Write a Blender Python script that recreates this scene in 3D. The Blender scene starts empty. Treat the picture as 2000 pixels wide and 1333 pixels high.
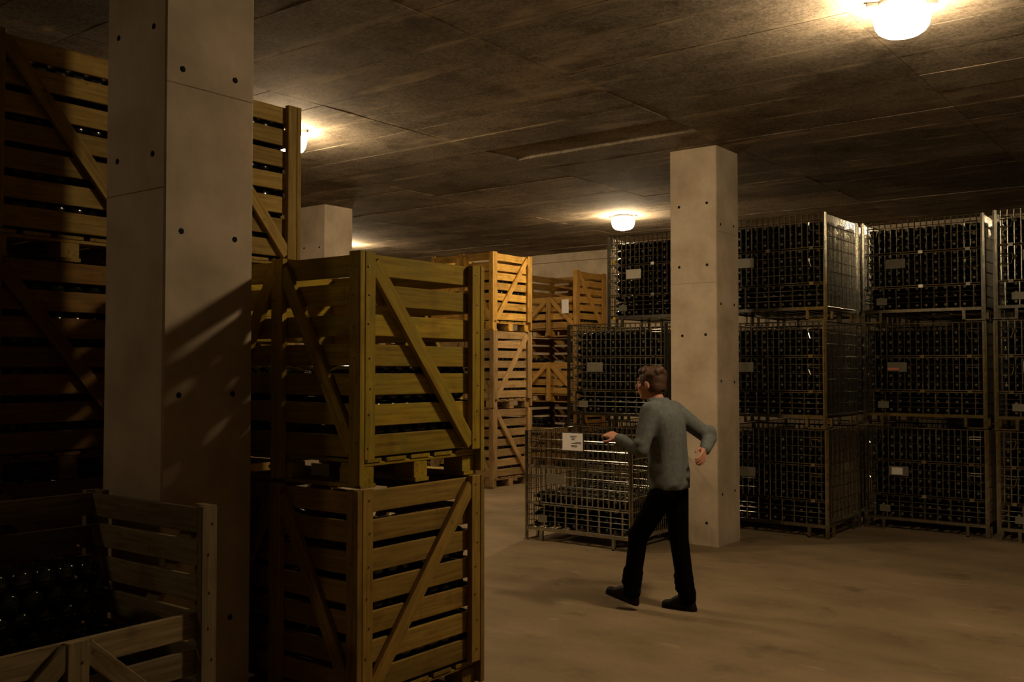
import bpy, bmesh, math, random
from mathutils import Vector, Matrix
random.seed(7)
R = math.radians
S = bpy.context.scene
COL = S.collection

# ------------------------------------------------------------------ camera
cam_d = bpy.data.cameras.new('camera')
cam_d.sensor_fit = 'HORIZONTAL'
cam_d.sensor_width = 36.0
cam_d.lens = 1900.0 / 2000.0 * 36.0
cam_d.clip_start = 0.05
cam_d.clip_end = 100
cam = bpy.data.objects.new('camera', cam_d)
COL.objects.link(cam)
cam.location = (0, 0, 1.70)
cam.rotation_euler = (R(90) + math.atan(55.5 / 1900.0), 0, R(37.4))
S.camera = cam

# ------------------------------------------------------------------ world (closed cellar, no sky) and exposure
W = bpy.data.worlds.new('World')
S.world = W
W.use_nodes = True
W.node_tree.nodes['Background'].inputs[0].default_value = (0, 0, 0, 1)
W.node_tree.nodes['Background'].inputs[1].default_value = 0
S.view_settings.view_transform = 'Standard'
S.view_settings.look = 'None'
S.view_settings.gamma = 1.0
S.view_settings.use_curve_mapping = False
S.view_settings.exposure = -0.1
LAMP_COLOR = (1.0, 0.745, 0.445, 1)
LAMP_STRENGTH = 235.0

# ------------------------------------------------------------------ materials
def new_mat(name, rough=0.8, metal=0.0, spec=0.5):
    m = bpy.data.materials.new(name)
    m.use_nodes = True
    nt = m.node_tree
    b = nt.nodes['Principled BSDF']
    b.inputs['Roughness'].default_value = rough
    b.inputs['Metallic'].default_value = metal
    b.inputs['Specular IOR Level'].default_value = spec
    return m, nt, b

def N(nt, kind, **kw):
    n = nt.nodes.new(kind)
    for k, v in kw.items():
        setattr(n, k, v)
    return n

def ramp(nt, fac, stops):
    r = N(nt, 'ShaderNodeValToRGB')
    els = r.color_ramp.elements
    while len(els) < len(stops):
        els.new(0.5)
    for e, (p, c) in zip(els, stops):
        e.position = p
        e.color = (c[0], c[1], c[2], 1)
    nt.links.new(fac, r.inputs[0])
    return r.outputs[0]

def noise(nt, vec, scale, detail=4, rough=0.55):
    n = N(nt, 'ShaderNodeTexNoise')
    n.inputs['Scale'].default_value = scale
    n.inputs['Detail'].default_value = detail
    n.inputs['Roughness'].default_value = rough
    nt.links.new(vec, n.inputs['Vector'])
    return n.outputs['Fac']

def mix(nt, fac, a, b, blend='MIX'):
    m = N(nt, 'ShaderNodeMixRGB', blend_type=blend)
    for i, v in ((0, fac), (1, a), (2, b)):
        if isinstance(v, (int, float)):
            m.inputs[i].default_value = v
        elif isinstance(v, tuple):
            m.inputs[i].default_value = (v[0], v[1], v[2], 1)
        else:
            nt.links.new(v, m.inputs[i])
    return m.outputs[0]

def bump(nt, b, h, strength, dist=0.01):
    n = N(nt, 'ShaderNodeBump')
    n.inputs['Strength'].default_value = strength
    n.inputs['Distance'].default_value = dist
    nt.links.new(h, n.inputs['Height'])
    nt.links.new(n.outputs[0], b.inputs['Normal'])

def wood(name, dark, light, moss=None, moss_amt=0.0):
    m, nt, b = new_mat(name, 0.75, spec=0.3)
    tc = N(nt, 'ShaderNodeTexCoord')
    oi = N(nt, 'ShaderNodeObjectInfo')
    off = N(nt, 'ShaderNodeVectorMath', operation='SCALE')
    cb = N(nt, 'ShaderNodeCombineXYZ')
    for i in range(3):
        nt.links.new(oi.outputs['Random'], cb.inputs[i])
    nt.links.new(cb.outputs[0], off.inputs[0])
    off.inputs['Scale'].default_value = 37.0
    add = N(nt, 'ShaderNodeVectorMath', operation='ADD')
    nt.links.new(tc.outputs['Object'], add.inputs[0])
    nt.links.new(off.outputs[0], add.inputs[1])
    mp = N(nt, 'ShaderNodeMapping')
    mp.inputs['Scale'].default_value = (1.6, 26, 26)
    nt.links.new(add.outputs[0], mp.inputs[0])
    g = noise(nt, mp.outputs[0], 2.2, 5, 0.6)
    col = ramp(nt, g, [(0.3, dark), (0.72, light)])
    big = noise(nt, add.outputs[0], 5.0, 3, 0.6)
    if moss:
        mm = ramp(nt, big, [(0.42, (0, 0, 0)), (0.62, (1, 1, 1))])
        f = N(nt, 'ShaderNodeMath', operation='MULTIPLY')
        nt.links.new(mm, f.inputs[0])
        f.inputs[1].default_value = moss_amt
        col = mix(nt, f.outputs[0], col, moss)
    st = ramp(nt, big, [(0.30, (0.62, 0.6, 0.58)), (0.55, (1, 1, 1))])
    col = mix(nt, 1.0, col, st, 'MULTIPLY')
    # knots and nail stains
    vo = N(nt, 'ShaderNodeTexVoronoi')
    vo.inputs['Scale'].default_value = 7.0
    nt.links.new(add.outputs[0], vo.inputs['Vector'])
    kn = ramp(nt, vo.outputs['Distance'], [(0.0, (0.3, 0.27, 0.24)), (0.11, (1, 1, 1))])
    col = mix(nt, 0.75, col, kn, 'MULTIPLY')
    # piece to piece difference
    tone = N(nt, 'ShaderNodeMapRange')
    tone.inputs[3].default_value = 0.72
    tone.inputs[4].default_value = 1.18
    nt.links.new(oi.outputs['Random'], tone.inputs[0])
    hs = N(nt, 'ShaderNodeHueSaturation')
    nt.links.new(tone.outputs[0], hs.inputs['Value'])
    nt.links.new(col, hs.inputs['Color'])
    nt.links.new(hs.outputs[0], b.inputs['Base Color'])
    bump(nt, b, g, 0.35, 0.004)
    return m

def plain(name, color, rough=0.6, metal=0.0, spec=0.5, var=0.25, scale=30):
    m, nt, b = new_mat(name, rough, metal, spec)
    tc = N(nt, 'ShaderNodeTexCoord')
    g = noise(nt, tc.outputs['Object'], scale, 3)
    lo = tuple(c * (1 - var) for c in color)
    hi = tuple(min(1, c * (1 + var)) for c in color)
    nt.links.new(ramp(nt, g, [(0.3, lo), (0.7, hi)]), b.inputs['Base Color'])
    return m

def concrete(name, base, vertical=True):
    m, nt, b = new_mat(name, 0.85, spec=0.25)
    tc = N(nt, 'ShaderNodeTexCoord')
    mp = N(nt, 'ShaderNodeMapping')
    mp.inputs['Scale'].default_value = (2.6, 2.6, 0.9) if vertical else (1, 1, 1)
    nt.links.new(tc.outputs['Object'], mp.inputs[0])
    streak = noise(nt, mp.outputs[0], 1.6, 4)
    big = noise(nt, tc.outputs['Object'], 2.4, 5, 0.6)
    fine = noise(nt, tc.outputs['Object'], 60, 4, 0.7)
    k = lambda q: tuple(c * q for c in base)
    c1 = ramp(nt, streak, [(0.3, k(0.90)), (0.7, k(1.06))])
    c2 = ramp(nt, big, [(0.32, (0.72, 0.70, 0.66)), (0.62, (1.05, 1.05, 1.05))])
    col = mix(nt, 1.0, c1, c2, 'MULTIPLY')
    pits = ramp(nt, fine, [(0.26, (0.55, 0.52, 0.48)), (0.36, (1, 1, 1))])
    col = mix(nt, 0.6, col, pits, 'MULTIPLY')
    nt.links.new(col, b.inputs['Base Color'])
    bump(nt, b, fine, 0.15, 0.003)
    return m

def ceiling_mat():
    m, nt, b = new_mat('rough_ceiling_concrete', 0.92, spec=0.1)
    tc = N(nt, 'ShaderNodeTexCoord')
    geo = N(nt, 'ShaderNodeNewGeometry')
    oi = N(nt, 'ShaderNodeObjectInfo')
    P = geo.outputs['Position']
    fine = noise(nt, P, 42, 6, 0.75)
    mid = noise(nt, P, 7, 5, 0.6)
    big = noise(nt, P, 1.1, 3)
    col = ramp(nt, fine, [(0.30, (0.10, 0.082, 0.060)), (0.70, (0.43, 0.36, 0.275))])
    col = mix(nt, 0.9, col, ramp(nt, big, [(0.35, (0.6, 0.6, 0.6)), (0.65, (1.1, 1.1, 1.1))]), 'MULTIPLY')
    # pale laitance run out along the board joints
    sep = N(nt, 'ShaderNodeSeparateXYZ')
    nt.links.new(tc.outputs['Object'], sep.inputs[0])
    def edge(ax, half, w):
        a = N(nt, 'ShaderNodeMath', operation='ABSOLUTE')
        nt.links.new(sep.outputs[ax], a.inputs[0])
        r = N(nt, 'ShaderNodeMapRange')
        r.inputs[1].default_value = half - w
        r.inputs[2].default_value = half
        nt.links.new(a.outputs[0], r.inputs[0])
        return r.outputs[0]
    mx = N(nt, 'ShaderNodeMath', operation='MAXIMUM')
    nt.links.new(edge(0, 1.03, 0.09), mx.inputs[0])
    nt.links.new(edge(1, 0.265, 0.055), mx.inputs[1])
    mp = N(nt, 'ShaderNodeMapping')
    mp.inputs['Scale'].default_value = (0.55, 1.5, 1)
    nt.links.new(P, mp.inputs[0])
    patch = ramp(nt, noise(nt, mp.outputs[0], 1.7, 5, 0.65), [(0.53, (0, 0, 0)), (0.6, (1, 1, 1))])
    mk = N(nt, 'ShaderNodeMath', operation='MULTIPLY')
    nt.links.new(mx.outputs[0], mk.inputs[0])
    nt.links.new(patch, mk.inputs[1])
    col = mix(nt, mk.outputs[0], col, (0.46, 0.375, 0.27))
    mp2 = N(nt, 'ShaderNodeMapping')
    mp2.inputs['Scale'].default_value = (0.8, 3.2, 1)
    mp2.inputs['Location'].default_value = (3.1, 7.7, 0)
    nt.links.new(P, mp2.inputs[0])
    smear = ramp(nt, noise(nt, mp2.outputs[0], 1.0, 6, 0.6), [(0.57, (0, 0, 0)), (0.66, (0.8, 0.8, 0.8))])
    col = mix(nt, smear, col, (0.42, 0.345, 0.25))
    stain = ramp(nt, noise(nt, P, 2.3, 6, 0.7), [(0.36, (0.55, 0.53, 0.5)), (0.5, (1, 1, 1))])
    col = mix(nt, 0.8, col, stain, 'MULTIPLY')
    hs = N(nt, 'ShaderNodeHueSaturation')
    tone = N(nt, 'ShaderNodeMapRange')
    tone.inputs[3].default_value = 0.8
    tone.inputs[4].default_value = 1.15
    nt.links.new(oi.outputs['Random'], tone.inputs[0])
    nt.links.new(tone.outputs[0], hs.inputs['Value'])
    nt.links.new(col, hs.inputs['Color'])
    nt.links.new(hs.outputs[0], b.inputs['Base Color'])
    hh = N(nt, 'ShaderNodeMath', operation='ADD')
    nt.links.new(fine, hh.inputs[0])
    nt.links.new(mid, hh.inputs[1])
    bump(nt, b, hh.outputs[0], 0.25, 0.012)
    return m

def floor_mat():
    m, nt, b = new_mat('dusty_concrete_floor', 0.8, spec=0.25)
    geo = N(nt, 'ShaderNodeNewGeometry')
    P = geo.outputs['Position']
    mp = N(nt, 'ShaderNodeMapping')
    mp.inputs['Rotation'].default_value = (0, 0, R(25))
    mp.inputs['Scale'].default_value = (0.9, 1.7, 1)
    nt.links.new(P, mp.inputs[0])
    sw = noise(nt, mp.outputs[0], 1.2, 5, 0.6)
    big = noise(nt, P, 0.8, 4)
    fine = noise(nt, P, 45, 5, 0.7)
    col = ramp(nt, sw, [(0.32, (0.19, 0.138, 0.078)), (0.68, (0.30, 0.222, 0.132))])
    col = mix(nt, 0.8, col, ramp(nt, big, [(0.3, (0.74, 0.73, 0.72)), (0.65, (1.08, 1.08, 1.08))]), 'MULTIPLY')
    col = mix(nt, 0.35, col, ramp(nt, fine, [(0.3, (0.7, 0.7, 0.7)), (0.6, (1, 1, 1))]), 'MULTIPLY')
    dirt = ramp(nt, noise(nt, P, 1.9, 6, 0.62), [(0.30, (0.55, 0.55, 0.54)), (0.42, (1, 1, 1))])
    col = mix(nt, 0.85, col, dirt, 'MULTIPLY')
    pale = ramp(nt, noise(nt, mp.outputs[0], 3.1, 6, 0.65), [(0.60, (0, 0, 0)), (0.72, (0.45, 0.45, 0.45))])
    col = mix(nt, pale, col, (0.40, 0.31, 0.20))
    nt.links.new(col, b.inputs['Base Color'])
    bump(nt, b, mix(nt, 0.5, fine, sw), 0.15, 0.01)
    return m

M = {}
M['olive'] = wood('weathered_olive_pine', (0.29, 0.185, 0.009), (0.62, 0.425, 0.026), (0.20, 0.18, 0.018), 0.6)
M['amber'] = wood('amber_pine', (0.27, 0.135, 0.022), (0.56, 0.315, 0.068), (0.22, 0.15, 0.05), 0.25)
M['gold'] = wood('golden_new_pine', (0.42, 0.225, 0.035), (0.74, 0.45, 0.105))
M['straw'] = wood('straw_coloured_pine', (0.29, 0.18, 0.035), (0.56, 0.385, 0.105), (0.19, 0.15, 0.04), 0.3)
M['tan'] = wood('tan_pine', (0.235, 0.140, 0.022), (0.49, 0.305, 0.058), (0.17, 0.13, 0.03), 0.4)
M['seam'] = plain('stained_seam', (0.26, 0.195, 0.14), 0.9, 0.0, 0.1, 0.4, 12)
M['pink'] = wood('pale_brown_pine', (0.31, 0.19, 0.075), (0.56, 0.375, 0.165), (0.2, 0.14, 0.08), 0.2)
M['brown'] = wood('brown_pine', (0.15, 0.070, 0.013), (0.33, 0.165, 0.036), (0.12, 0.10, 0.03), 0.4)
M['grey'] = wood('greyed_pine', (0.19, 0.135, 0.06), (0.42, 0.32, 0.17), (0.16, 0.14, 0.07), 0.4)
M['column'] = concrete('column_concrete', (0.60, 0.50, 0.375))
M['wall'] = concrete('wall_concrete', (0.52, 0.43, 0.31))
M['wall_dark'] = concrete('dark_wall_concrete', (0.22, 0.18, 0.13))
M['ceiling'] = ceiling_mat()
M['floor'] = floor_mat()
M['steel'] = plain('galvanised_steel', (0.42, 0.41, 0.355), 0.19, 1.0, 0.5, 0.3, 22)
M['plate'] = plain('grey_label_plate', (0.16, 0.145, 0.105), 0.5, 0.1, 0.5, 0.12, 20)
M['paleplate'] = plain('pale_label_plate', (0.75, 0.70, 0.58), 0.6, 0.0, 0.4, 0.05, 20)
M['paper'] = plain('white_paper', (0.78, 0.74, 0.72), 0.8, 0.0, 0.2, 0.03, 15)
M['ink'] = plain('black_ink', (0.05, 0.045, 0.045), 0.8, 0.0, 0.2, 0.1)
M['redink'] = plain('red_ink', (0.62, 0.20, 0.13), 0.7, 0.0, 0.2, 0.1)
M['yellow'] = plain('yellow_plastic', (0.80, 0.52, 0.03), 0.45, 0.0, 0.5, 0.05)
M['glass'] = plain('dark_bottle_glass', (0.006, 0.008, 0.005), 0.12, 0.0, 0.6, 0.3)
M['cap'] = plain('crown_cap_metal', (0.13, 0.11, 0.085), 0.45, 0.5, 0.5, 0.35, 14)
M['plug'] = plain('dark_tie_plug', (0.012, 0.013, 0.010), 0.9, 0.0, 0.2, 0.2)
M['nail'] = plain('rusty_nail', (0.30, 0.20, 0.13), 0.45, 0.7, 0.5, 0.3)
M['lampbase'] = plain('black_lamp_base', (0.05, 0.045, 0.04), 0.6, 0.2, 0.4, 0.2)
M['sweater'] = plain('grey_wool', (0.125, 0.137, 0.137), 0.95, 0.0, 0.1, 0.18, 40)
M['trousers'] = plain('black_trouser_cloth', (0.004, 0.0035, 0.004), 0.95, 0.0, 0.03, 0.2, 40)
M['skin'] = plain('skin', (0.50, 0.24, 0.16), 0.55, 0.0, 0.4, 0.10, 18)
M['hair'] = plain('brown_hair', (0.075, 0.036, 0.020), 0.6, 0.0, 0.4, 0.35, 90)
M['shoe'] = plain('dark_leather', (0.007, 0.004, 0.0035), 0.6, 0.0, 0.2, 0.2)
M['eye'] = plain('eye_white', (0.7, 0.66, 0.6), 0.3)

gm = bpy.data.materials.new('glowing_opal_glass')
gm.use_nodes = True
nt = gm.node_tree
nt.nodes.remove(nt.nodes['Principled BSDF'])
em = N(nt, 'ShaderNodeEmission')
em.inputs[0].default_value = LAMP_COLOR
em.inputs[1].default_value = LAMP_STRENGTH
nt.links.new(em.outputs[0], nt.nodes['Material Output'].inputs[0])
M['glow'] = gm
M['glow_dim'] = gm.copy()
M['glow_dim'].node_tree.nodes['Emission'].inputs[1].default_value = LAMP_STRENGTH * 0.12

# ------------------------------------------------------------------ mesh helpers
def mesh_from(name, verts, faces, mats, smooth=False, idx=None):
    me = bpy.data.meshes.new(name)
    me.from_pydata([tuple(v) for v in verts], [], faces)
    for q in (mats if isinstance(mats, (list, tuple)) else [mats]):
        me.materials.append(M[q] if isinstance(q, str) else q)
    if idx:
        me.polygons.foreach_set('material_index', idx)
    if smooth:
        me.polygons.foreach_set('use_smooth', [True] * len(me.polygons))
    me.update()
    return me

BOXF = [(0, 3, 2, 1), (4, 5, 6, 7), (0, 1, 5, 4), (1, 2, 6, 5), (2, 3, 7, 6), (3, 0, 4, 7)]
class MB:
    """collects boxes, bars and lathes into one mesh"""
    def __init__(s):
        s.v, s.f = [], []
    def add(s, verts, faces):
        n = len(s.v)
        s.v += [tuple(v) for v in verts]
        s.f += [tuple(i + n for i in f) for f in faces]
        return s
    def box(s, x0, x1, y0, y1, z0, z1):
        return s.add([(x0, y0, z0), (x1, y0, z0), (x1, y1, z0), (x0, y1, z0),
                      (x0, y0, z1), (x1, y0, z1), (x1, y1, z1), (x0, y1, z1)], BOXF)
    def cbox(s, c, d):
        return s.box(c[0] - d[0] / 2, c[0] + d[0] / 2, c[1] - d[1] / 2, c[1] + d[1] / 2, c[2] - d[2] / 2, c[2] + d[2] / 2)
    def bar(s, a, b, r, n=5):
        a, b = Vector(a), Vector(b)
        d = (b - a).normalized()
        u = d.orthogonal().normalized()
        w = d.cross(u)
        vs = []
        for p in (a, b):
            for i in range(n):
                t = 2 * math.pi * i / n
                vs.append(p + u * (r * math.cos(t)) + w * (r * math.sin(t)))
        fs = [(i, (i + 1) % n, n + (i + 1) % n, n + i) for i in range(n)]
        fs += [tuple(range(n - 1, -1, -1)), tuple(range(n, 2 * n))]
        return s.add(vs, fs)
    def path(s, pts, r, n=5):
        for a, b in zip(pts, pts[1:]):
            s.bar(a, b, r, n)
        return s
    def lathe(s, prof, n=16, axis='Z'):
        vs, fs = [], []
        for (r, z) in prof:
            for i in range(n):
                t = 2 * math.pi * i / n
                p = (r * math.cos(t), r * math.sin(t), z)
                vs.append(p if axis == 'Z' else (p[0], p[2], -p[1]))
        for k in range(len(prof) - 1):
            for i in range(n):
                j = (i + 1) % n
                fs.append((k * n + i, k * n + j, (k + 1) * n + j, (k + 1) * n + i))
        fs.append(tuple(range(n - 1, -1, -1)))
        fs.append(tuple(range((len(prof) - 1) * n, len(prof) * n)))
        return s.add(vs, fs)
    def mesh(s, name, mat, smooth=False):
        return mesh_from(name, s.v, s.f, mat, smooth)

def link(name, data, parent=None, loc=(0, 0, 0), rot=(0, 0, 0)):
    o = bpy.data.objects.new(name, data)
    COL.objects.link(o)
    o.location = loc
    o.rotation_euler = rot
    o.parent = parent
    return o

def tag(o, label, cat, group=None, kind=None):
    o['label'] = label
    o['category'] = cat
    if group:
        o['group'] = group
    if kind:
        o['kind'] = kind
    return o

def thing(name, label, cat, loc, rz=0, group=None):
    o = link(name, None, None, loc, (0, 0, rz))
    o.empty_display_size = 0.1
    return tag(o, label, cat, group)

def struct(name, mesh, label, cat, loc=(0, 0, 0)):
    return tag(link(name, mesh, None, loc), label, cat, None, 'structure')

_cache = {}
def board(lx, ly, lz, mat, name='board'):
    """a sawn board, long axis along local X, edges slightly eased"""
    key = (round(lx, 4), round(ly, 4), round(lz, 4), mat)
    if key not in _cache:
        e = min(0.003, ly / 4, lz / 4)
        vs, fs = [], []
        for sx in (-1, 1):
            for (a, b_) in ((-1, -1), (1, -1), (1, 1), (-1, 1)):
                pts = [(a * ly / 2, b_ * (lz / 2 - e)), (a * (ly / 2 - e), b_ * lz / 2)]
                if a * b_ > 0:
                    pts = pts
                else:
                    pts = pts[::-1]
                # ring order: go round counter clockwise
                vs += [(sx * lx / 2, p[0], p[1]) for p in (pts if (a, b_) in ((1, 1), (-1, -1)) else pts)]
        n = 8
        fs = [(i, (i + 1) % n, n + (i + 1) % n, n + i) for i in range(n)]
        fs += [tuple(range(n - 1, -1, -1)), tuple(range(n, 2 * n))]
        _cache[key] = mesh_from(name, vs, fs, mat)
    return _cache[key]

# ------------------------------------------------------------------ the room
X0, X1, Y0, Y1, ZC = -17.0, 4.0, -4.0, 15.0, 3.87
struct('floor', MB().box(X0, X1, Y0, Y1, -0.2, 0).mesh('floor', 'floor'), 'dusty brown concrete floor of the cellar', 'floor')
struct('wall_back', MB().box(X0, X1, Y1, Y1 + 0.3, 0, ZC).mesh('wall_back', 'wall'), 'pale beige concrete wall behind the far wooden crates', 'wall')
struct('wall_left', MB().box(X0 - 0.3, X0, Y0, Y1, 0, ZC).mesh('wall_left', 'wall'), 'concrete wall at the far left end of the cellar', 'wall')
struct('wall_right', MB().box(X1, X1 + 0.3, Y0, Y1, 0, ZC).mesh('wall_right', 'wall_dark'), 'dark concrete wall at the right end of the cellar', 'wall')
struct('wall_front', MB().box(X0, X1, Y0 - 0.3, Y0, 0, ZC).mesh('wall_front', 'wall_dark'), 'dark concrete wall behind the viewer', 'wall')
struct('wall_added_blocker', MB().box(-6.0, X1, 12.84, 13.04, 0, 3.12).mesh('wall_added_blocker', 'wall_dark'), 'added unseen dark wall behind the right-hand wire cages, blocks light in their gaps', 'wall')  # added hidden wall, keeps the lit back wall out of the cage gaps
struct('trim_1', MB().box(X0, X1, Y1 - 0.07, Y1, 3.71, ZC - 0.005).mesh('trim', 'wall'), 'pale ledge along the top of the far back wall', 'trim')

ceil = struct('ceiling', MB().box(X0, X1, Y0, Y1, ZC + 0.03, ZC + 0.3).mesh('ceiling', 'ceiling'), 'rough dark concrete ceiling cast in long panels', 'ceiling')
PW, PD = 2.06, 0.53
def panel_mesh(k):
    rnd = random.Random(k)
    nx, ny = 8, 2
    vs, fs = [], []
    for j in range(ny + 1):
        for i in range(nx + 1):
            x = (-0.5 + i / nx) * (PW - 0.006)
            y = (-0.5 + j / ny) * (PD - 0.006)
            if 0 < i < nx and j in (0, ny):
                y += rnd.uniform(-0.003, 0.003)
            vs.append((x, y, rnd.uniform(-0.001, 0.001)))
    w = nx + 1
    for j in range(ny):
        for i in range(nx):
            a = j * w + i
            fs.append((a, a + w, a + w + 1, a + 1))
    n = len(vs)
    rim = [i for i in range(w)] + [j * w + nx for j in range(1, ny + 1)] + [ny * w + i for i in range(nx - 1, -1, -1)] + [j * w for j in range(ny - 1, 0, -1)]
    vs += [(vs[i][0], vs[i][1], 0.032) for i in rim]
    L = len(rim)
    for q in range(L):
        fs.append((rim[q], rim[(q + 1) % L], n + (q + 1) % L, n + q))
    return mesh_from('ceiling_panel', vs, fs, 'ceiling')
PM = [panel_mesh(k) for k in range(5)]
for i in range(-5, 3):
    for j in range(-6, 21):
        cx, cy = -4.0 + PW * (i + 0.5), 4.30 + PD * (j + 0.5)
        if cy > Y1 - 0.2:
            continue
        rec = (i == -1 and j == 6)
        z = ZC + (0.028 if rec else random.choice((-0.002, -0.001, 0, 0.001, 0.002)))
        o = link('ceiling_panel', PM[(i * 7 + j * 3) % 5], ceil, (cx, cy, z), (R(random.uniform(-0.06, 0.06)) * (0 if rec else 1), 0, 0))
# plain slab where no panel can be told apart
MBs = MB().box(X0, X1, Y0, 4.30 - 6 * PD, ZC, ZC + 0.03)
MBs.box(X0, -4.0 - 5 * PW, 4.30 - 6 * PD, Y1, ZC, ZC + 0.03)
link('ceiling_margin', MBs.mesh('ceiling_margin', 'ceiling'), ceil)

# ------------------------------------------------------------------ concrete columns
plug_me = MB().lathe([(0.006, -0.002), (0.013, -0.001), (0.0145, 0.0015), (0.012, 0.003)], 12).mesh('tie_plug', 'plug', True)
def column(n, xc, yc, label):
    """near corner of the shaft at xc, yc"""
    w = 0.5
    bm = MB()
    ch = 0.008
    ring = [(-w + ch, 0), (-ch, 0), (0, ch), (0, w - ch), (-ch, w), (-w + ch, w), (-w, w - ch), (-w, ch)]
    zs = [0, 0.25, 1.0, 2.0, 3.0, ZC + 0.035]
    rnd = random.Random(n)
    vs = []
    for z in zs:
        vs += [(p[0] + rnd.uniform(-.0015, .0015), p[1] + rnd.uniform(-.0015, .0015), z) for p in ring]
    fs = [(k * 8 + i, k * 8 + (i + 1) % 8, k * 8 + 8 + (i + 1) % 8, k * 8 + 8 + i) for k in range(len(zs) - 1) for i in range(8)]
    c = tag(link('concrete_column', mesh_from('column_shaft', vs, fs, 'column'), None, (xc, yc, 0)), label, 'column', 'concrete columns', 'structure')
    for z, xs in ((3.31, (-.40, -.10)), (2.71, (-.40, -.10))) if n == 1 else ((3.31, (-.40, -.10)), (2.71, (-.40, -.10)), (2.04, (-.37, -.12)), (0.9, (-.4, -.11)), (0.21, (-.39, -.12))):
        for x in xs:
            link('tie_hole', plug_me, c, (x, 0.0, z + rnd.uniform(-.01, .01)), (R(90), 0, 0))
    for z, ys in ((3.12, (.09, .385)), (2.345, (.09, .39)), (1.58, (.085, .385)), (0.5, (.1, .38))):
        for y in ys:
            link('tie_hole', plug_me, c, (0.0, y, z + rnd.uniform(-.01, .01)), (0, R(90), 0))
    # raised seams left by the shuttering
    link('form_seam', MB().box(-w + .01, -.01, -.0015, .003, 2.541, 2.545).mesh('form_seam', 'seam'), c)
    link('form_seam', MB().box(-.003, .0015, .01, w - .01, 3.036, 3.040).mesh('form_seam', 'seam'), c)
    return c
column(1, -3.98, 2.57, 'big square concrete column in the left foreground, beside the slatted crates')
column(2, -4.11, 8.62, 'square concrete column behind the walking person')
column(3, -9.67, 8.60, 'distant concrete column seen above the near stack of crates')

# ------------------------------------------------------------------ ceiling lamps
def lamp(x, y, label, kr=0, glow='glow'):
    t = thing('ceiling_lamp', label, 'lamp', (x, y, ZC - 0.004), kr, 'round cellar ceiling lamps')
    link('base', MB().lathe([(0.135, 0.0), (0.138, -0.012), (0.120, -0.040), (0.10, -0.048)], 32).mesh('lamp_base', 'lampbase', True), t)
    link('glass_dome', MB().lathe([(0.110, -0.046), (0.150, -0.052), (0.163, -0.066), (0.160, -0.100), (0.150, -0.145), (0.132, -0.172), (0.105, -0.190), (0.060, -0.200), (0.012, -0.203)], 32).mesh('glass_dome', glow, True), t)
    link('fixing_lug', MB().cbox((0.165, 0, -0.012), (0.07, 0.035, 0.022)).mesh('fixing_lug', 'lampbase'), t)
    link('fixing_lug', MB().cbox((-0.165, 0, -0.012), (0.07, 0.035, 0.022)).mesh('fixing_lug', 'lampbase'), t)
    return t
lamp(-1.62, 5.90, 'glowing round ceiling lamp at the upper right, largest in view', 0.5)
lamp(-7.05, 11.80, 'glowing ceiling lamp above the far wire cages, left of the column', 0.3)
lamp(-6.965, 5.76, 'glowing ceiling lamp half hidden behind the tall left crate stack', 0.3)
lamp(-5.6, -0.2, 'added dim fill lamp out of view to the left, lighting the big column', 0.3, 'glow_dim')  # added out-of-view lamp, fills in light on the near column's left face
lamp(-12.55, 11.55, 'far ceiling lamp hidden behind the distant concrete column', 0.3)

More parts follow.
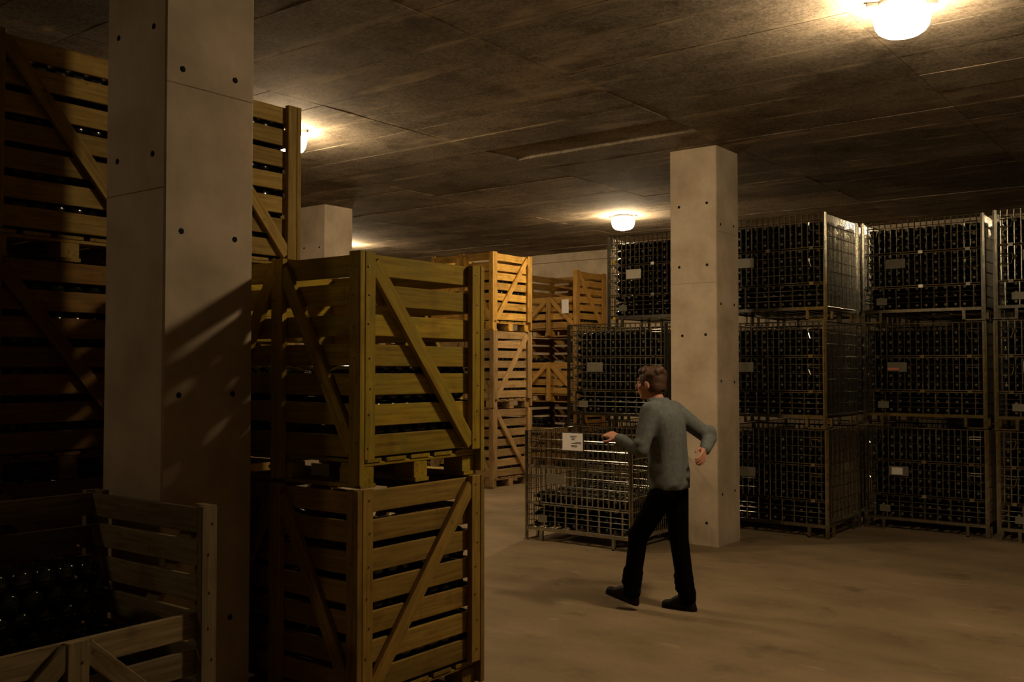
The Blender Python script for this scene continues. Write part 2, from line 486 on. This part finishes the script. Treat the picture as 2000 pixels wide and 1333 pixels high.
# ------------------------------------------------------------------ slatted wooden crates
CL, CD, CH = 1.20, 0.945, 1.132
PT = 0.036                       # posts stand proud of the slats
SLZ = [0.152 + 0.144 * k for k in range(7)]
SH = 0.105
nail_me = MB().lathe([(0.006, 0.0), (0.005, 0.003), (0.001, 0.004)], 6).mesh('nail', 'nail')
def crate(loc, rz, mat, label, flipx=1, group='slatted wooden bottle crates', half_front=False, name='wooden_crate', nails=False, light=False):
    """origin on the ground; long side along X; front is -Y"""
    t = thing(name, label, 'crate', loc, rz, group)
    rnd = random.Random(hash((round(loc[0], 2), round(loc[1], 2), round(loc[2], 2))) & 0xffff)
    J = lambda a: rnd.uniform(-a, a)
    L2, D2 = CL / 2, CD / 2
    # pallet base
    for y in (-D2 + .09, 0, D2 - .09):
        link('runner_board', board(CL - .06, .10, .02, mat), t, (0, y, .011))
    blk = board(.13, .10, .078, mat)
    for x in (-L2 + .105, 0, L2 - .105):
        for y in (-D2 + .09, 0, D2 - .09):
            link('pallet_block', blk, t, (x + J(.006), y + J(.004), .061), (0, 0, J(.03)))
    for x in (-L2 + .105, 0, L2 - .105):
        link('stringer_board', board(CD - .08, .12, .018, mat), t, (x, 0, .110), (0, 0, R(90)))
    for k in range(5):
        link('deck_board', board(CL - .08, .14, .018, mat), t, (0, -D2 + .12 + k * (CD - .24) / 4, .129))
    # slats
    def slats(n, side, rows, skip=()):
        for k in rows:
            dz, ang = J(.006), J(.0045)
            if side in ('f', 'b'):
                y = (-D2 + PT + .011) * (1 if side == 'f' else -1)
                link('slat', board(CL - 2 * PT - .004, .021, SH, mat), t, (0, y, SLZ[k] + SH / 2 + dz), (0, ang, 0))
            else:
                x = (L2 - PT - .011) * (1 if side == 'r' else -1)
                link('slat', board(CD - 2 * PT - .048, .021, SH, mat), t, (x, 0, SLZ[k] + SH / 2 + dz), (0, ang, R(90)))
    slats(7, 'f', range(4) if half_front else range(7))
    for s in 'brl':
        slats(7, s, range(7))
    # corner posts: a board on each face of the corner
    pz0, pz1 = .02, CH - .002
    pm = board(pz1 - pz0, .075, PT - .001, mat)
    ps = board(pz1 - .14, .070, PT - .001, mat)
    for sx in (-1, 1):
        for sy in (-1, 1):
            link('corner_post', pm, t, (sx * (L2 - .0375), sy * (D2 - PT / 2), (pz0 + pz1) / 2 + J(.001)), (R(90), R(90), 0))
            link('corner_post', ps, t, (sx * (L2 - PT / 2), sy * (D2 - PT - .036), (pz1 + .14) / 2 + J(.001)), (0, R(90), 0))
    # middle posts and braces of the long sides
    for sy in (-1, 1):
        half = half_front and sy == -1
        top = .692 if half else pz1
        link('middle_post', board(top - pz0, .085, PT - .001, mat), t, (0, sy * (D2 - PT / 2), (pz0 + top) / 2), (R(90), R(90), 0))
        for sx in (-1, 1):
            a = Vector((sx * .05, 0, (.64 if half else 1.045)))
            b = Vector((sx * (L2 - .075), 0, .20))
            d = b - a
            link('brace', board(d.length + .06, .030, .075, mat), t, (a.x + d.x / 2, sy * (D2 - PT / 2 - .002), a.z + d.z / 2), (0, -math.atan2(d.z, d.x), 0))
    # single brace of the short sides
    for sx in (-1, 1):
        f = flipx
        a = Vector((0, -f * (D2 - .125), 1.06))
        b = Vector((0, f * (D2 - .115), .19))
        d = b - a
        link('brace', board(d.length + .05, .030, .078, mat), t, (sx * (L2 - PT / 2 - .002), 0, (a.z + b.z) / 2), (0, -math.atan2(d.z, d.y), R(90)))
    if nails:
        for sx, rot in ((1, (0, R(90), 0)),):
            for sy in (-1, 1):
                for k in range(7):
                    link('nail', nail_me, t, (L2, sy * (D2 - PT - .036) + J(.015), SLZ[k] + .05 + J(.02)), rot)
        for xx in (-L2 + .0375, 0, L2 - .0375):
            for k in range(7):
                link('nail', nail_me, t, (xx + J(.02), -D2, SLZ[k] + .05 + J(.02)), (R(90), 0, 0))
    return t

# near stack of two
UX, UY = -3.34 - CL / 2, 3.18 + CD / 2
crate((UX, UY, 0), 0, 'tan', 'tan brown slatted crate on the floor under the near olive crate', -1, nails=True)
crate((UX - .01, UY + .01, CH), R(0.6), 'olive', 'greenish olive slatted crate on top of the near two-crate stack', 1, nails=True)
# half open crate in the left foreground (front turned to the aisle)
crate((-3.475 - CD / 2, 1.91, 0), R(90), 'grey', 'greyish open crate with a half-height front, at the lower left', 1, half_front=True, nails=True)
# tall row on the left, long sides turned away: short sides face the aisle
LX = -4.89 - CL / 2
lev = ('bottom', 'middle', 'top')
for q, (y, where) in enumerate(((2.165 + CD / 2, 'tall stack at the left edge'), (3.205 + CD / 2, 'tall stack just right of the big column'))):
    for k in range(3):
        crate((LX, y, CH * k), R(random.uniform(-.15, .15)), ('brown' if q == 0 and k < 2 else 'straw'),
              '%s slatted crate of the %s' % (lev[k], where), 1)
# far stacks in front of the back wall
far = [(-8.65, 10.87, 'pink', 'far stack with the lit golden top crate'), (-9.98, 11.25, 'brown', 'dim far stack beside the distant column')]
for (x, y, mt, where) in far:
    for k in range(3):
        top = (mt == 'pink' and k == 2)
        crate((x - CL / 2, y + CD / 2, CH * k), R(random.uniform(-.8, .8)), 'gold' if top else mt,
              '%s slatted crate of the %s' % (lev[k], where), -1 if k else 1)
for k in range(3):
    crate((-9.14 - CL / 2, 13.77 + CD / 2, CH * k), R(random.uniform(-.5, .5)), ('brown', 'amber', 'amber')[k],
          '%s half-fronted crate of the stack against the back wall' % lev[k], 1, half_front=True)

# ------------------------------------------------------------------ wire cages
GW, GD, GH = 1.20, 0.97, 1.10
def cage_meshes():
    g = {}
    w2, d2 = GW / 2, GD / 2
    g['corner_post'] = MB().box(-.02, .02, -.003, .003, .0, GH - .01).box(-.003, .003, -.02, .02, .0, GH - .01).box(-.012, .012, -.012, .012, 0, GH - .015).mesh('corner_post', 'steel')
    f = MB()
    f.box(-.024, .024, -.024, .024, 0, .012).box(.17, .20, -.012, .012, .0, .105).box(0, .20, -.012, .012, 0, .012)
    f.box(-.012, .012, .17, .20, 0, .105).box(-.012, .012, 0, .20, 0, .012)
    g['foot'] = f.mesh('foot', 'steel')
    b = MB()
    for y in (-d2, d2):
        b.box(-w2, w2, y - .012, y + .012, .105, .135)
    for x in (-w2, w2):
        b.box(x - .012, x + .012, -d2, d2, .105, .135)
    for k in range(1, 8):
        x = -w2 + GW * k / 8
        b.box(x - .012, x + .012, -d2, d2, .112, .124)
    g['base_frame'] = b.mesh('base_frame', 'steel')
    def panel(width, z0, z1, nv, hz, rv, rh, rail=True):
        m = MB()
        for k in range(nv):
            x = -width / 2 + width * (k + .5) / nv
            m.bar((x, 0, z0), (x, 0, z1), rv, 6)
        for z in hz:
            m.bar((-width / 2, -.004, z), (width / 2, -.004, z), rh, 5)
        if rail:
            m.bar((-width / 2, 0, z0), (width / 2, 0, z0), .0065, 6)
            m.bar((-width / 2, 0, z1), (width / 2, 0, z1), .0065, 6)
        return m
    fw = GW - .05
    g['lower_front_panel'] = panel(fw, .135, .365, 9, (.205, .255, .305),   .0095, .0045).mesh('lower_front_panel', 'steel')
    g['middle_front_panel'] = panel(fw, .385, .725, 19, (.47, .56, .65), .0080, .0036).mesh('middle_front_panel', 'steel')
    g['upper_front_panel'] = panel(fw, .745, 1.085, 19, (.83, .92, 1.01), .0080, .0036).mesh('upper_front_panel', 'steel')
    g['back_panel'] = panel(fw, .135, 1.085, 19, (.3, .5, .7, .9), .0045, .0035).mesh('back_panel', 'steel')
    g['side_panel'] = panel(GD - .05, .135, 1.085, 24, (.25, .365, .5, .61, .735, .86, .97), .0042, .0035).mesh('side_panel', 'steel')
    g['hinge_clip'] = MB().box(-.022, .022, -.012, .004, -.017, .017).mesh('hinge_clip', 'steel')
    h = MB()
    h.path([(-.055, 0, .045), (.05, -.004, .045), (.062, -.006, .03), (.062, -.006, .0), (.045, -.004, -.055), (-.045, -.002, -.06), (-.055, 0, -.045)], .0042)
    h.bar((-.055, 0, .02), (.055, -.004, .02), .0042)
    g['latch'] = h.mesh('latch', 'steel')
    g['label_plate'] = MB().box(-.10, .10, -.003, 0, -.05, .05).mesh('label_plate', 'plate')
    g['small_plate'] = MB().box(-.055, .055, -.003, 0, -.036, .036).mesh('small_plate', 'plate')
    g['pale_plate'] = MB().box(-.10, .10, -.003, 0, -.055, .055).mesh('pale_plate', 'paleplate')
    return g
G = cage_meshes()
def cage(x0, y0, z, label, pale=False, yaw=0.0):
    """front left bottom corner at x0, y0"""
    t = thing('wire_cage', label, 'cage', (x0 + GW / 2, y0 + GD / 2, z), yaw, 'stacked wire bottle cages')
    w2, d2 = GW / 2, GD / 2
    for sx in (-1, 1):
        for sy in (-1, 1):
            link('corner_post', G['corner_post'], t, (sx * w2, sy * d2, 0))
            a = {(-1, -1): 0, (1, -1): 90, (1, 1): 180, (-1, 1): 270}[(sx, sy)]
            link('foot', G['foot'], t, (sx * w2, sy * d2, 0), (0, 0, R(a)))
    link('base_frame', G['base_frame'], t)
    for p in ('lower_front_panel', 'middle_front_panel', 'upper_front_panel'):
        link(p, G[p], t, (0, -d2, 0))
    link('back_panel', G['back_panel'], t, (0, d2, 0))
    for s in (-1, 1):
        link('side_panel', G['side_panel'], t, (s * w2, 0, 0), (0, 0, R(90)))
    for z_ in (.375, .735):
        for x in (-.46, 0, .46):
            link('hinge_clip', G['hinge_clip'], t, (x, -d2 - .004, z_))
    for z_ in (.60, .97):
        for s in (-1, 1):
            link('latch', G['latch'], t, (s * .50, -d2 - .012, z_), (0, 0, 0 if s < 0 else R(180)))
    link('label_plate', G['pale_plate' if pale else 'label_plate'], t, (-.255, -d2 - .008, .625))
    link('label_plate', G['small_plate'], t, (-.40, -d2 - .010, .225))
    return t

CG = []      # (x0, y0, z, rows, layers, name)
def stack(x0, y0, n, where, dx=0.012):
    for k in range(n):
        xx, yy = x0 + random.uniform(-dx, dx), y0 + random.uniform(-dx, dx)
        lab = '%s wire cage of the %s' % (lev[k] if n == 3 else ('lower', 'upper')[k] if n == 2 else 'low', where)
        cage(xx, yy, GH * k, lab, pale=(where.startswith('far') and k == 2))
        CG.append([xx, yy, GH * k, where, k])
stack(-4.64, 9.69, 3, 'stack right of the person and column')
stack(-3.375, 10.70, 3, 'second stack from the right edge')
stack(-2.05, 10.60, 3, 'stack cut off by the right edge')
stack(-6.00, 8.90, 2, 'two-high stack behind the low cage')
stack(-6.14, 9.95, 3, 'far stack left of the column')
stack(-4.67, 10.74, 3, 'added hidden row behind the stack right of the column')  # this and the next two stacks are added to darken the cage gaps
stack(-3.36, 11.76, 3, 'added hidden row behind the second stack from the right edge')
stack(-2.06, 11.66, 3, 'added hidden row behind the stack at the right edge')
cage(-5.83, 7.87, 0, 'single low wire cage with a paper sheet, half filled, left of the person')

# ------------------------------------------------------------------ bottles
PROF = [(.030, 0.0), (.043, .006), (.0445, .03), (.0445, .155), (.040, .188), (.028, .225), (.0175, .258), (.0155, .288), (.0165, .292)]
NB = 9
def bottle_mb():
    return MB().lathe(PROF, NB, 'Y')
def cap_mb():
    return MB().lathe([(.0150, .290), (.0170, .294), (.0165, .300), (.0105, .3025)], NB, 'Y')
# bottle lies along local Y, neck towards +Y
bot_me = bottle_mb().mesh('bottle', 'glass', True)
cap_me = cap_mb().mesh('crown_cap', 'cap', True)
def bottle(x, y, z, rz, label, group, rx=0.0):
    o = tag(link('bottle', bot_me, None, (x, y, z), (rx, 0, rz)), label, 'bottle', group)
    link('crown_cap', cap_me, o)
    return o
BV, BF = bottle_mb().v, bottle_mb().f
KV, KF = cap_mb().v, cap_mb().f
SV, SF, SI = [], [], []
def stuff_bottle(x, y, z, rz):
    c, s = math.cos(rz), math.sin(rz)
    for vs, fs, mi in ((BV, BF, 0), (KV, KF, 1)):
        n = len(SV)
        SV.extend((x + c * v[0] - s * v[1], y + s * v[0] + c * v[1], z + v[2]) for v in vs)
        SF.extend(tuple(i + n for i in f) for f in fs)
        SI.extend([mi] * len(fs))

PX = .0935
ORD = ('first', 'second', 'third', 'fourth', 'fifth', 'sixth', 'seventh', 'eighth', 'ninth', 'tenth', 'eleventh', 'twelfth')
HERE = ['', '']
def cage_fill(x0, y0, z, rows, maker, first=True, sides=True, top_layers=False):
    """bottles lie front to back, necks to the front"""
    for r in range(rows):
        for c in range(12):
            bx = x0 + .0855 + c * PX + random.uniform(-.003, .003)
            bz = z + .172 + r * .0895
            for lay in range(3):
                HERE[:] = [ORD[rows - 1 - r], ORD[c]]
                by = y0 + .318 + lay * .315 + random.uniform(-.006, .004)
                if lay == 0:
                    if first:
                        maker(bx, by, bz, R(180) + random.uniform(-.005, .005))
                elif (sides and c in (0, 11)) or (top_layers and r >= rows - 1):
                    stuff_bottle(bx, by, bz, R(180))
count = [0]
def single(label, group):
    def f(x, y, z, rz):
        count[0] += 1
        bottle(x, y, z, rz, label % tuple(HERE), group)
    return f
# low cage: half full
cage_fill(-5.83, 7.87, 0, 4, single('dark bottle, %s row from top, %s from left, in the low wire cage', 'bottles in the low wire cage'), True, True, True)
for (xx, yy, z, where, k) in CG:
    if where.startswith('two-high') and k == 1:
        cage_fill(xx, yy, z, 10, single('dark bottle, %s row from top, %s from left, upper cage behind the low cage', 'bottles in the upper cage of the two-high stack'))
    elif where.startswith('second') and k == 1:
        n0 = count[0]
        def mk(x, y, zz, rz, z=z):
            if count[0] < 255:
                count[0] += 1
                bottle(x, y, zz, rz, 'dark bottle, %s row from top, %s from left, middle cage second from right edge' % tuple(HERE), 'bottles in the middle cage of the second right stack')
            else:
                stuff_bottle(x, y, zz, rz)
        cage_fill(xx, yy, z, 10, mk)
    else:
        cage_fill(xx, yy, z, 10, stuff_bottle)

# bottles lying in the open crate: three sides of it show
for r in range(9):
    for c in range(10):
        yb = 1.44 + c * .0965 + (.048 if r % 2 else 0)
        if yb > 2.34 - max(0, r - 3) * .02:
            continue
        zz = .185 + r * .083
        lab = 'black bottle, %s row from top, %s from left, in the lower-left open crate' % (ORD[8 - r], ORD[c])
        grp = 'bottles in the open crate'
        if r >= 4:
            bottle(-3.93, yb, zz, R(90), lab, grp)
        else:
            stuff_bottle(-3.93, yb, zz, R(90))
        stuff_bottle(-3.60, yb, zz, R(90)) if r < 4 else None
# bottles glimpsed through the slats of the closed crates
def crate_fill(cx, cy, z, rows, faces, long=CL, short=CD, ends=True):
    x0, x1 = cx - long / 2 + .07, cx + long / 2 - .07
    y0, y1 = cy - short / 2 + .07, cy + short / 2 - .07
    for r in range(rows):
        zz = z + .188 + r * .0895
        if 'r' in faces or 'l' in faces:
            n = int((y1 - y0) / .093)
            for c in range(n):
                yb = y0 + .05 + c * (y1 - y0 - .1) / (n - 1)
                if 'r' in faces:
                    stuff_bottle(x1 - .005, yb, zz, R(90))
                if 'l' in faces:
                    stuff_bottle(x0 + .005, yb, zz, R(-90))
        if 'f' in faces:
            n = int((x1 - x0 - (.62 if 'r' in faces else 0)) / .093)
            for c in range(n):
                xb = x0 + .05 + c * .093
                stuff_bottle(xb, y0 + .005, zz, 0)
crate_fill(UX, UY, 0, 9, 'rlf')
crate_fill(UX, UY, CH, 5, 'rlf')
for y in (2.165 + CD / 2, 3.205 + CD / 2):
    for k in range(3):
        crate_fill(LX, y, CH * k, 10, 'rl')
for (x, y, mt, where) in far:
    for k in range(3):
        crate_fill(x - CL / 2, y + CD / 2, CH * k, 7 if k == 2 else 9, 'rf')
for k in range(3):
    crate_fill(-9.14 - CL / 2, 13.77 + CD / 2, CH * k, (8, 7, 4)[k], 'rf')
st = link('bottle_mass', mesh_from('bottle_mass', SV, SF, ['glass', 'cap'], True, SI))
tag(st, 'dark glass bottles packed by the hundred in the cages and crates', 'bottles', None, 'stuff')

# ------------------------------------------------------------------ papers and tags
def sheet(x0, x1, y, z0, z1, label, lines=None, mat='paper', extra=None):
    o = tag(link('paper_sheet', MB().box((x0 - x1) / 2, (x1 - x0) / 2, -.0015, 0, (z0 - z1) / 2, (z1 - z0) / 2).mesh('paper_sheet', mat), None,
                 ((x0 + x1) / 2, y, (z0 + z1) / 2), (0, 0, 0)), label, 'paper')
    if lines:
        b = MB()
        for (a, c, z) in lines:
            b.box(a, c, -.0022, -.0015, z - .0035, z + .0035)
        link('printed_lines', b.mesh('printed_lines', 'ink'), o)
    return o
sheet(-5.385, -5.15, 7.855, .915, 1.082, 'white paper sheet with printed lines on the low wire cage',
      [(-.03, .05, .055), (-.02, .035, .038), (-.012, .022, .022), (-.01, .10, -.014), (.03, .10, -.004), (-.02, .055, -.036), (-.015, .05, -.047)])
sheet(-9.445, -9.30, 13.755, 2.66, 2.90, 'white paper sheet pinned to the top crate against the back wall')
sheet(-1.80, -1.59, 10.585, 1.51, 1.80, 'white paper sheet on the cage at the right edge')
tag(link('tag_strip', MB().cbox((0, 0, 0), (.11, .002, .022)).mesh('tag_strip', 'redink'), None, (-3.05, 10.625, 1.705)), 'red lettered strip on a grey plate, second stack from the right', 'label')
tag(link('sticker', MB().cbox((0, 0, 0), (.11, .002, .075)).mesh('sticker', 'paper'), None, (-3.02, 10.625, .63)), 'white sticker on the plate of a bottom cage', 'label')
for (x, z) in ((-6.05, 2.30), (-6.05, 2.98)):
    tag(link('yellow_tag', MB().lathe([(.003, -.018), (.022, -.012), (.026, 0), (.02, .014), (.004, .02)], 8).mesh('yellow_tag', 'yellow', True), None, (x, 9.925, z), (0, R(70), 0)),
        'small yellow plastic tag on the %s of the far top cage' % ('base' if z < 2.5 else 'front panel'), 'tag')
# strewn on the ledges of the far crates
tag(link('paper_scrap', MB().box(-.06, .06, -.002, .0, -.03, .03).mesh('paper_scrap', 'paper'), None, (-3.80, 3.36, 1.19), (0, 0, .1)), 'pale scrap of paper under the near olive crate', 'paper')

# ------------------------------------------------------------------ the walking person
def sphere_pts(c, r, rot=None, nu=16, nv=10):
    c = Vector(c)
    vs = [(0, 0, -1)]
    for j in range(1, nv):
        ph = math.pi * j / nv
        for i in range(nu):
            t = 2 * math.pi * i / nu
            vs.append((math.sin(ph) * math.cos(t), math.sin(ph) * math.sin(t), -math.cos(ph)))
    vs.append((0, 0, 1))
    fs = [(0, 1 + (i + 1) % nu, 1 + i) for i in range(nu)]
    for j in range(nv - 2):
        for i in range(nu):
            a, b = 1 + j * nu + i, 1 + j * nu + (i + 1) % nu
            fs.append((a, b, b + nu, a + nu))
    n = len(vs) - 1
    fs += [(n, n - nu + i, n - nu + (i + 1) % nu) for i in range(nu)]
    out = []
    for v in vs:
        p = Vector((v[0] * r[0], v[1] * r[1], v[2] * r[2]))
        if rot:
            p = rot @ p
        out.append(c + p)
    return out, fs
class Blob(MB):
    def ball(s, c, r, rot=None):
        r = (r, r, r) if isinstance(r, (int, float)) else r
        return s.add(*sphere_pts(c, r, rot))
    def limb(s, a, b, ra, rb, steps=0):
        a, b = Vector(a), Vector(b)
        d = b - a
        L = d.length
        k = max(2, int(L / (0.35 * min(ra, rb))))
        q = d.to_track_quat('Z', 'Y').to_matrix()
        n = 14
        vs, fs = [], []
        rings = []
        for j in range(1, 5):
            t = math.pi / 2 * j / 5
            rings.append((-ra * math.cos(t), ra * math.sin(t)))
        rings += [(0, ra), (L * .33, ra * .67 + rb * .33), (L * .66, ra * .34 + rb * .66), (L, rb)]
        for j in range(4, 0, -1):
            t = math.pi / 2 * j / 5
            rings.append((L + rb * math.cos(t), rb * math.sin(t)))
        for (z, r) in rings:
            for i in range(n):
                t = 2 * math.pi * i / n
                vs.append(a + q @ Vector((r * math.cos(t), r * math.sin(t), z)))
        m = len(rings)
        for k in range(m - 1):
            for i in range(n):
                fs.append((k * n + i, k * n + (i + 1) % n, (k + 1) * n + (i + 1) % n, (k + 1) * n + i))
        fs += [tuple(range(n - 1, -1, -1)), tuple(range((m - 1) * n, m * n))]
        return s.add(vs, fs)
    def chain(s, pts, rad):
        for (a, b, ra, rb) in zip(pts, pts[1:], rad, rad[1:]):
            s.limb(a, b, ra, rb)
        return s
    def skin(s, name, mat, voxel, smooth=3, cut=None):
        me = mesh_from(name + '_rough', s.v, s.f, mat)
        o = bpy.data.objects.new(name + '_rough', me)
        COL.objects.link(o)
        r = o.modifiers.new('r', 'REMESH')
        r.mode = 'VOXEL'
        r.voxel_size = voxel
        if smooth:
            sm = o.modifiers.new('s', 'SMOOTH')
            sm.factor = 0.5
            sm.iterations = smooth
        dg = bpy.context.evaluated_depsgraph_get()
        res = bpy.data.meshes.new_from_object(o.evaluated_get(dg))
        bpy.data.objects.remove(o)
        if cut:
            bm = bmesh.new()
            bm.from_mesh(res)
            for (co, no) in cut:
                bmesh.ops.bisect_plane(bm, geom=bm.verts[:] + bm.edges[:] + bm.faces[:], plane_co=co, plane_no=no, clear_outer=True)
            bm.to_mesh(res)
            bm.free()
        res.name = name
        res.materials.clear()
        res.materials.append(M[mat])
        res.polygons.foreach_set('use_smooth', [True] * len(res.polygons))
        res.update()
        return res

V = Vector
RA, RK, RH = V((0, -.095, .085)), V((.055, -.10, .50)), V((.075, -.09, .90))
LA, LK, LH = V((.335, .10, .135)), V((.275, .105, .525)), V((.085, .09, .90))
PE, WA, CHs, NB_, HD = V((.075, 0, .95)), V((.095, 0, 1.09)), V((.135, 0, 1.29)), V((.165, 0, 1.455)), V((.225, 0, 1.60))
LS, RS = V((.15, .175, 1.405)), V((.125, -.175, 1.405))
LE, LW = V((.175, .275, 1.145)), V((.375, .215, 1.215))
RE, RW = V((-.095, -.315, 1.205)), V((-.130, -.130, 1.125))

def hand(b, wrist, fwd, palm_n, thumb_side, curl, scale=1.0):
    """palm, four unequal bent fingers, a thumb leaving the side of the palm"""
    f = fwd.normalized()
    nrm = (palm_n - f * palm_n.dot(f)).normalized()
    side = f.cross(nrm).normalized() * thumb_side
    P = lambda a, s, n: wrist + f * a * scale + side * s * scale + nrm * n * scale
    for s in (-.030, -.010, .010, .029):
        b.limb(P(.0, s * .55, 0), P(.085, s, 0), .0145 * scale, .012 * scale)
    for s, L in ((.030, .072), (.010, .080), (-.011, .075), (-.030, .058)):
        p = P(.085, s, 0)
        ang = 0
        for k, part in enumerate((.44, .31, .25)):
            ang += curl * (.6, 1.0, .8)[k]
            q = p + (f * math.cos(ang) + nrm * math.sin(ang)) * L * part * scale
            b.limb(p, q, (.0095 - k * .0009) * scale, (.0087 - k * .0009) * scale)
            p = q
    p0, p1, p2, p3 = P(.02, .024, .004), P(.048, .052, .014), P(.078, .060, .024), P(.10, .056, .032)
    b.limb(p0, p1, .014 * scale, .011 * scale)
    b.limb(p1, p2, .011 * scale, .010 * scale)
    b.limb(p2, p3, .010 * scale, .0085 * scale)

body = Blob()
hr = Matrix.Rotation(R(8), 3, 'Y')
body.ball(HD + V((-.012, 0, .022)), (.096, .076, .092), hr)           # skull
body.ball(HD + V((.025, 0, -.035)), (.066, .060, .080), hr)           # face
body.ball(HD + V((.050, 0, -.092)), (.030, .034, .026), hr)           # chin
body.limb(HD + V((.082, 0, .012)), HD + V((.108, 0, -.030)), .0085, .014)   # nose
body.ball(HD + V((.080, 0, .030)), (.016, .048, .012), hr)            # brow
body.limb(HD + V((.086, -.018, -.060)), HD + V((.086, .018, -.060)), .0075, .0075)   # lips
body.limb(HD + V((.085, -.015, -.069)), HD + V((.085, .015, -.069)), .0075, .0075)
for s in (-1, 1):
    body.ball(HD + V((-.008, s * .077, -.012)), (.020, .010, .032), hr)     # ears
    body.ball(HD + V((.055, s * .045, -.030)), (.022, .020, .022))          # cheeks
body.limb(NB_ + V((-.01, 0, -.04)), HD + V((-.025, 0, -.06)), .058, .054)
body.chain([PE, WA, CHs, NB_ + V((0, 0, -.06))], [.085, .085, .09, .06])
for a, b_, c in ((LS, LE, LW), (RS, RE, RW)):
    body.chain([NB_ + V((0, 0, -.06)), a, b_, c], [.06, .05, .038, .026])
for a, b_, c in ((LH, LK, LA), (RH, RK, RA)):
    body.chain([PE, a, b_, c], [.08, .070, .050, .036])
    body.limb(c, c + V((.12, 0, -.05)), .034, .024)
hand(body, LW, (LW - LE) + V((.05, -.03, .0)), V((0, -.5, -1)), 1, .30)
hand(body, RW, (RW - RE) + V((0, .02, -.03)), V((1, 0, -.1)), -1, .35)

sw = Blob()
rz = Matrix.Rotation(R(5), 3, 'Y')
sta = [(.862, .120, .172, .080), (.90, .131, .182, .082), (.97, .128, .176, .086), (1.06, .124, .170, .094), (1.15, .128, .174, .104),
       (1.24, .134, .186, .115), (1.33, .134, .196, .126), (1.39, .122, .196, .133), (1.435, .098, .155, .142), (1.465, .078, .090, .152), (1.50, .066, .068, .166)]
nn = 28
lv, lf = [], []
for (z, rx, ry, cx) in sta:
    for i in range(nn):
        t = 2 * math.pi * i / nn
        cc, ss = math.cos(t), math.sin(t)
        k = 1 / (abs(cc) ** 2.5 + abs(ss) ** 2.5) ** (1 / 2.5)
        w = .006 * math.sin(7 * t + z * 60) * (1 if z < 1.1 else .4)
        lv.append((cx + (rx + w) * cc * k, (ry + w) * ss * k, z))
for k in range(len(sta) - 1):
    for i in range(nn):
        lf.append((k * nn + i, k * nn + (i + 1) % nn, (k + 1) * nn + (i + 1) % nn, (k + 1) * nn + i))
lf += [tuple(range(nn - 1, -1, -1)), tuple(range((len(sta) - 1) * nn, len(sta) * nn))]
sw.add(lv, lf)
sw.limb(LS + V((0, -.02, 0)), RS + V((0, .02, 0)), .074, .074)
for a, b_, c in ((LS, LE, LW), (RS, RE, RW)):
    sw.limb(a, b_, .072, .056)
    sw.limb(b_, c + (c - b_) * -.06, .056, .040)
    sw.ball(b_, .056)
# elbows
for b_ in (LE, RE):
    sw.ball(b_ + V((0, 0, .04)), .053)
tr = Blob()
tr.ball(V((.075, 0, .89)), (.115, .160, .09))
tr.limb(V((.078, -.06, .92)), V((.078, .06, .92)), .098, .098)
for (a, b_, c) in ((LH, LK, LA), (RH, RK, RA)):
    tr.limb(a + V((0, 0, -.05)), b_, .094, .070)
    tr.limb(b_, c + V((-.005, 0, .02)), .069, .060)
    tr.ball(b_ + V((.012, 0, .01)), .066)
    tr.limb(c + V((-.01, 0, .04)), c + V((-.008, 0, -.005)), .062, .064)
    for k in range(3):
        z = c + (b_ - c) * (.12 + .1 * k)
        tr.limb(z + V((-.03, -.03, 0)), z + V((.035, .03, .02)), .032, .03)

def shoe(an, pitch):
    s = Blob()
    rot = Matrix.Rotation(pitch, 3, 'Y')
    Q = lambda x, y, z: an + rot @ V((x, y, z))
    s.limb(Q(-.035, 0, -.045), Q(.05, 0, -.045), .038, .040)
    s.limb(Q(.05, 0, -.048), Q(.155, 0, -.058), .040, .030)
    s.limb(Q(-.03, 0, .01), Q(-.005, 0, -.03), .043, .045)
    s.limb(Q(.02, 0, .0), Q(.09, 0, -.04), .038, .036)
    s.limb(Q(-.045, 0, -.072), Q(-.02, 0, -.072), .036, .036)
    up = s.skin('shoe', 'shoe', .0065, 3, [(Q(0, 0, -.083), rot @ V((0, 0, -1)))])
    so = Blob()
    so.limb(Q(-.042, 0, -.078), Q(.02, 0, -.078), .038, .036)
    so.limb(Q(.02, 0, -.078), Q(.15, 0, -.078), .036, .036)
    sole = so.skin('sole', 'shoe', .006, 2, [(Q(0, 0, -.085), rot @ V((0, 0, -1))), (Q(0, 0, -.07), rot @ V((0, 0, 1)))])
    return up, sole

ha = Blob()
ha.ball(HD + V((-.018, 0, .030)), (.104, .084, .096), hr)
ha.ball(HD + V((-.045, 0, -.015)), (.072, .078, .085), hr)
ha.limb(HD + V((.05, -.035, .085)), HD + V((.05, .035, .085)), .028, .028)
for k in range(14):
    a = 2 * math.pi * k / 14
    ha.ball(HD + V((-.03 + .06 * math.cos(a), .055 * math.sin(a), .075 + .02 * math.sin(3 * a))), .034)
hair_me = ha.skin('hair', 'hair', .006, 2, [(HD + V((.062, 0, .03)), V((1, 0, -.35)).normalized()), (HD + V((-.03, 0, -.065)), V((-.25, 0, -1)).normalized())])

pr = thing('person', 'person in a grey sweater and black trousers walking left past the column', 'person', (-3.218, 6.151, 0), R(185))
link('body', body.skin('body', 'skin', .0058, 2), pr)
link('sweater', sw.skin('sweater', 'sweater', .009, 4), pr)
link('trousers', tr.skin('trousers', 'trousers', .009, 4), pr)
link('hair', hair_me, pr)
for an, pt in ((RA, 0.0), (LA, R(-14))):
    up, sole = shoe(an, pt)
    so = link('shoe', up, pr)
    link('sole', sole, so)
for s in (-1, 1):
    e = Blob().ball(HD + V((.077, s * .030, .008)), (.010, .012, .008))
    link('eye', e.mesh('eye', 'eye', True), pr)
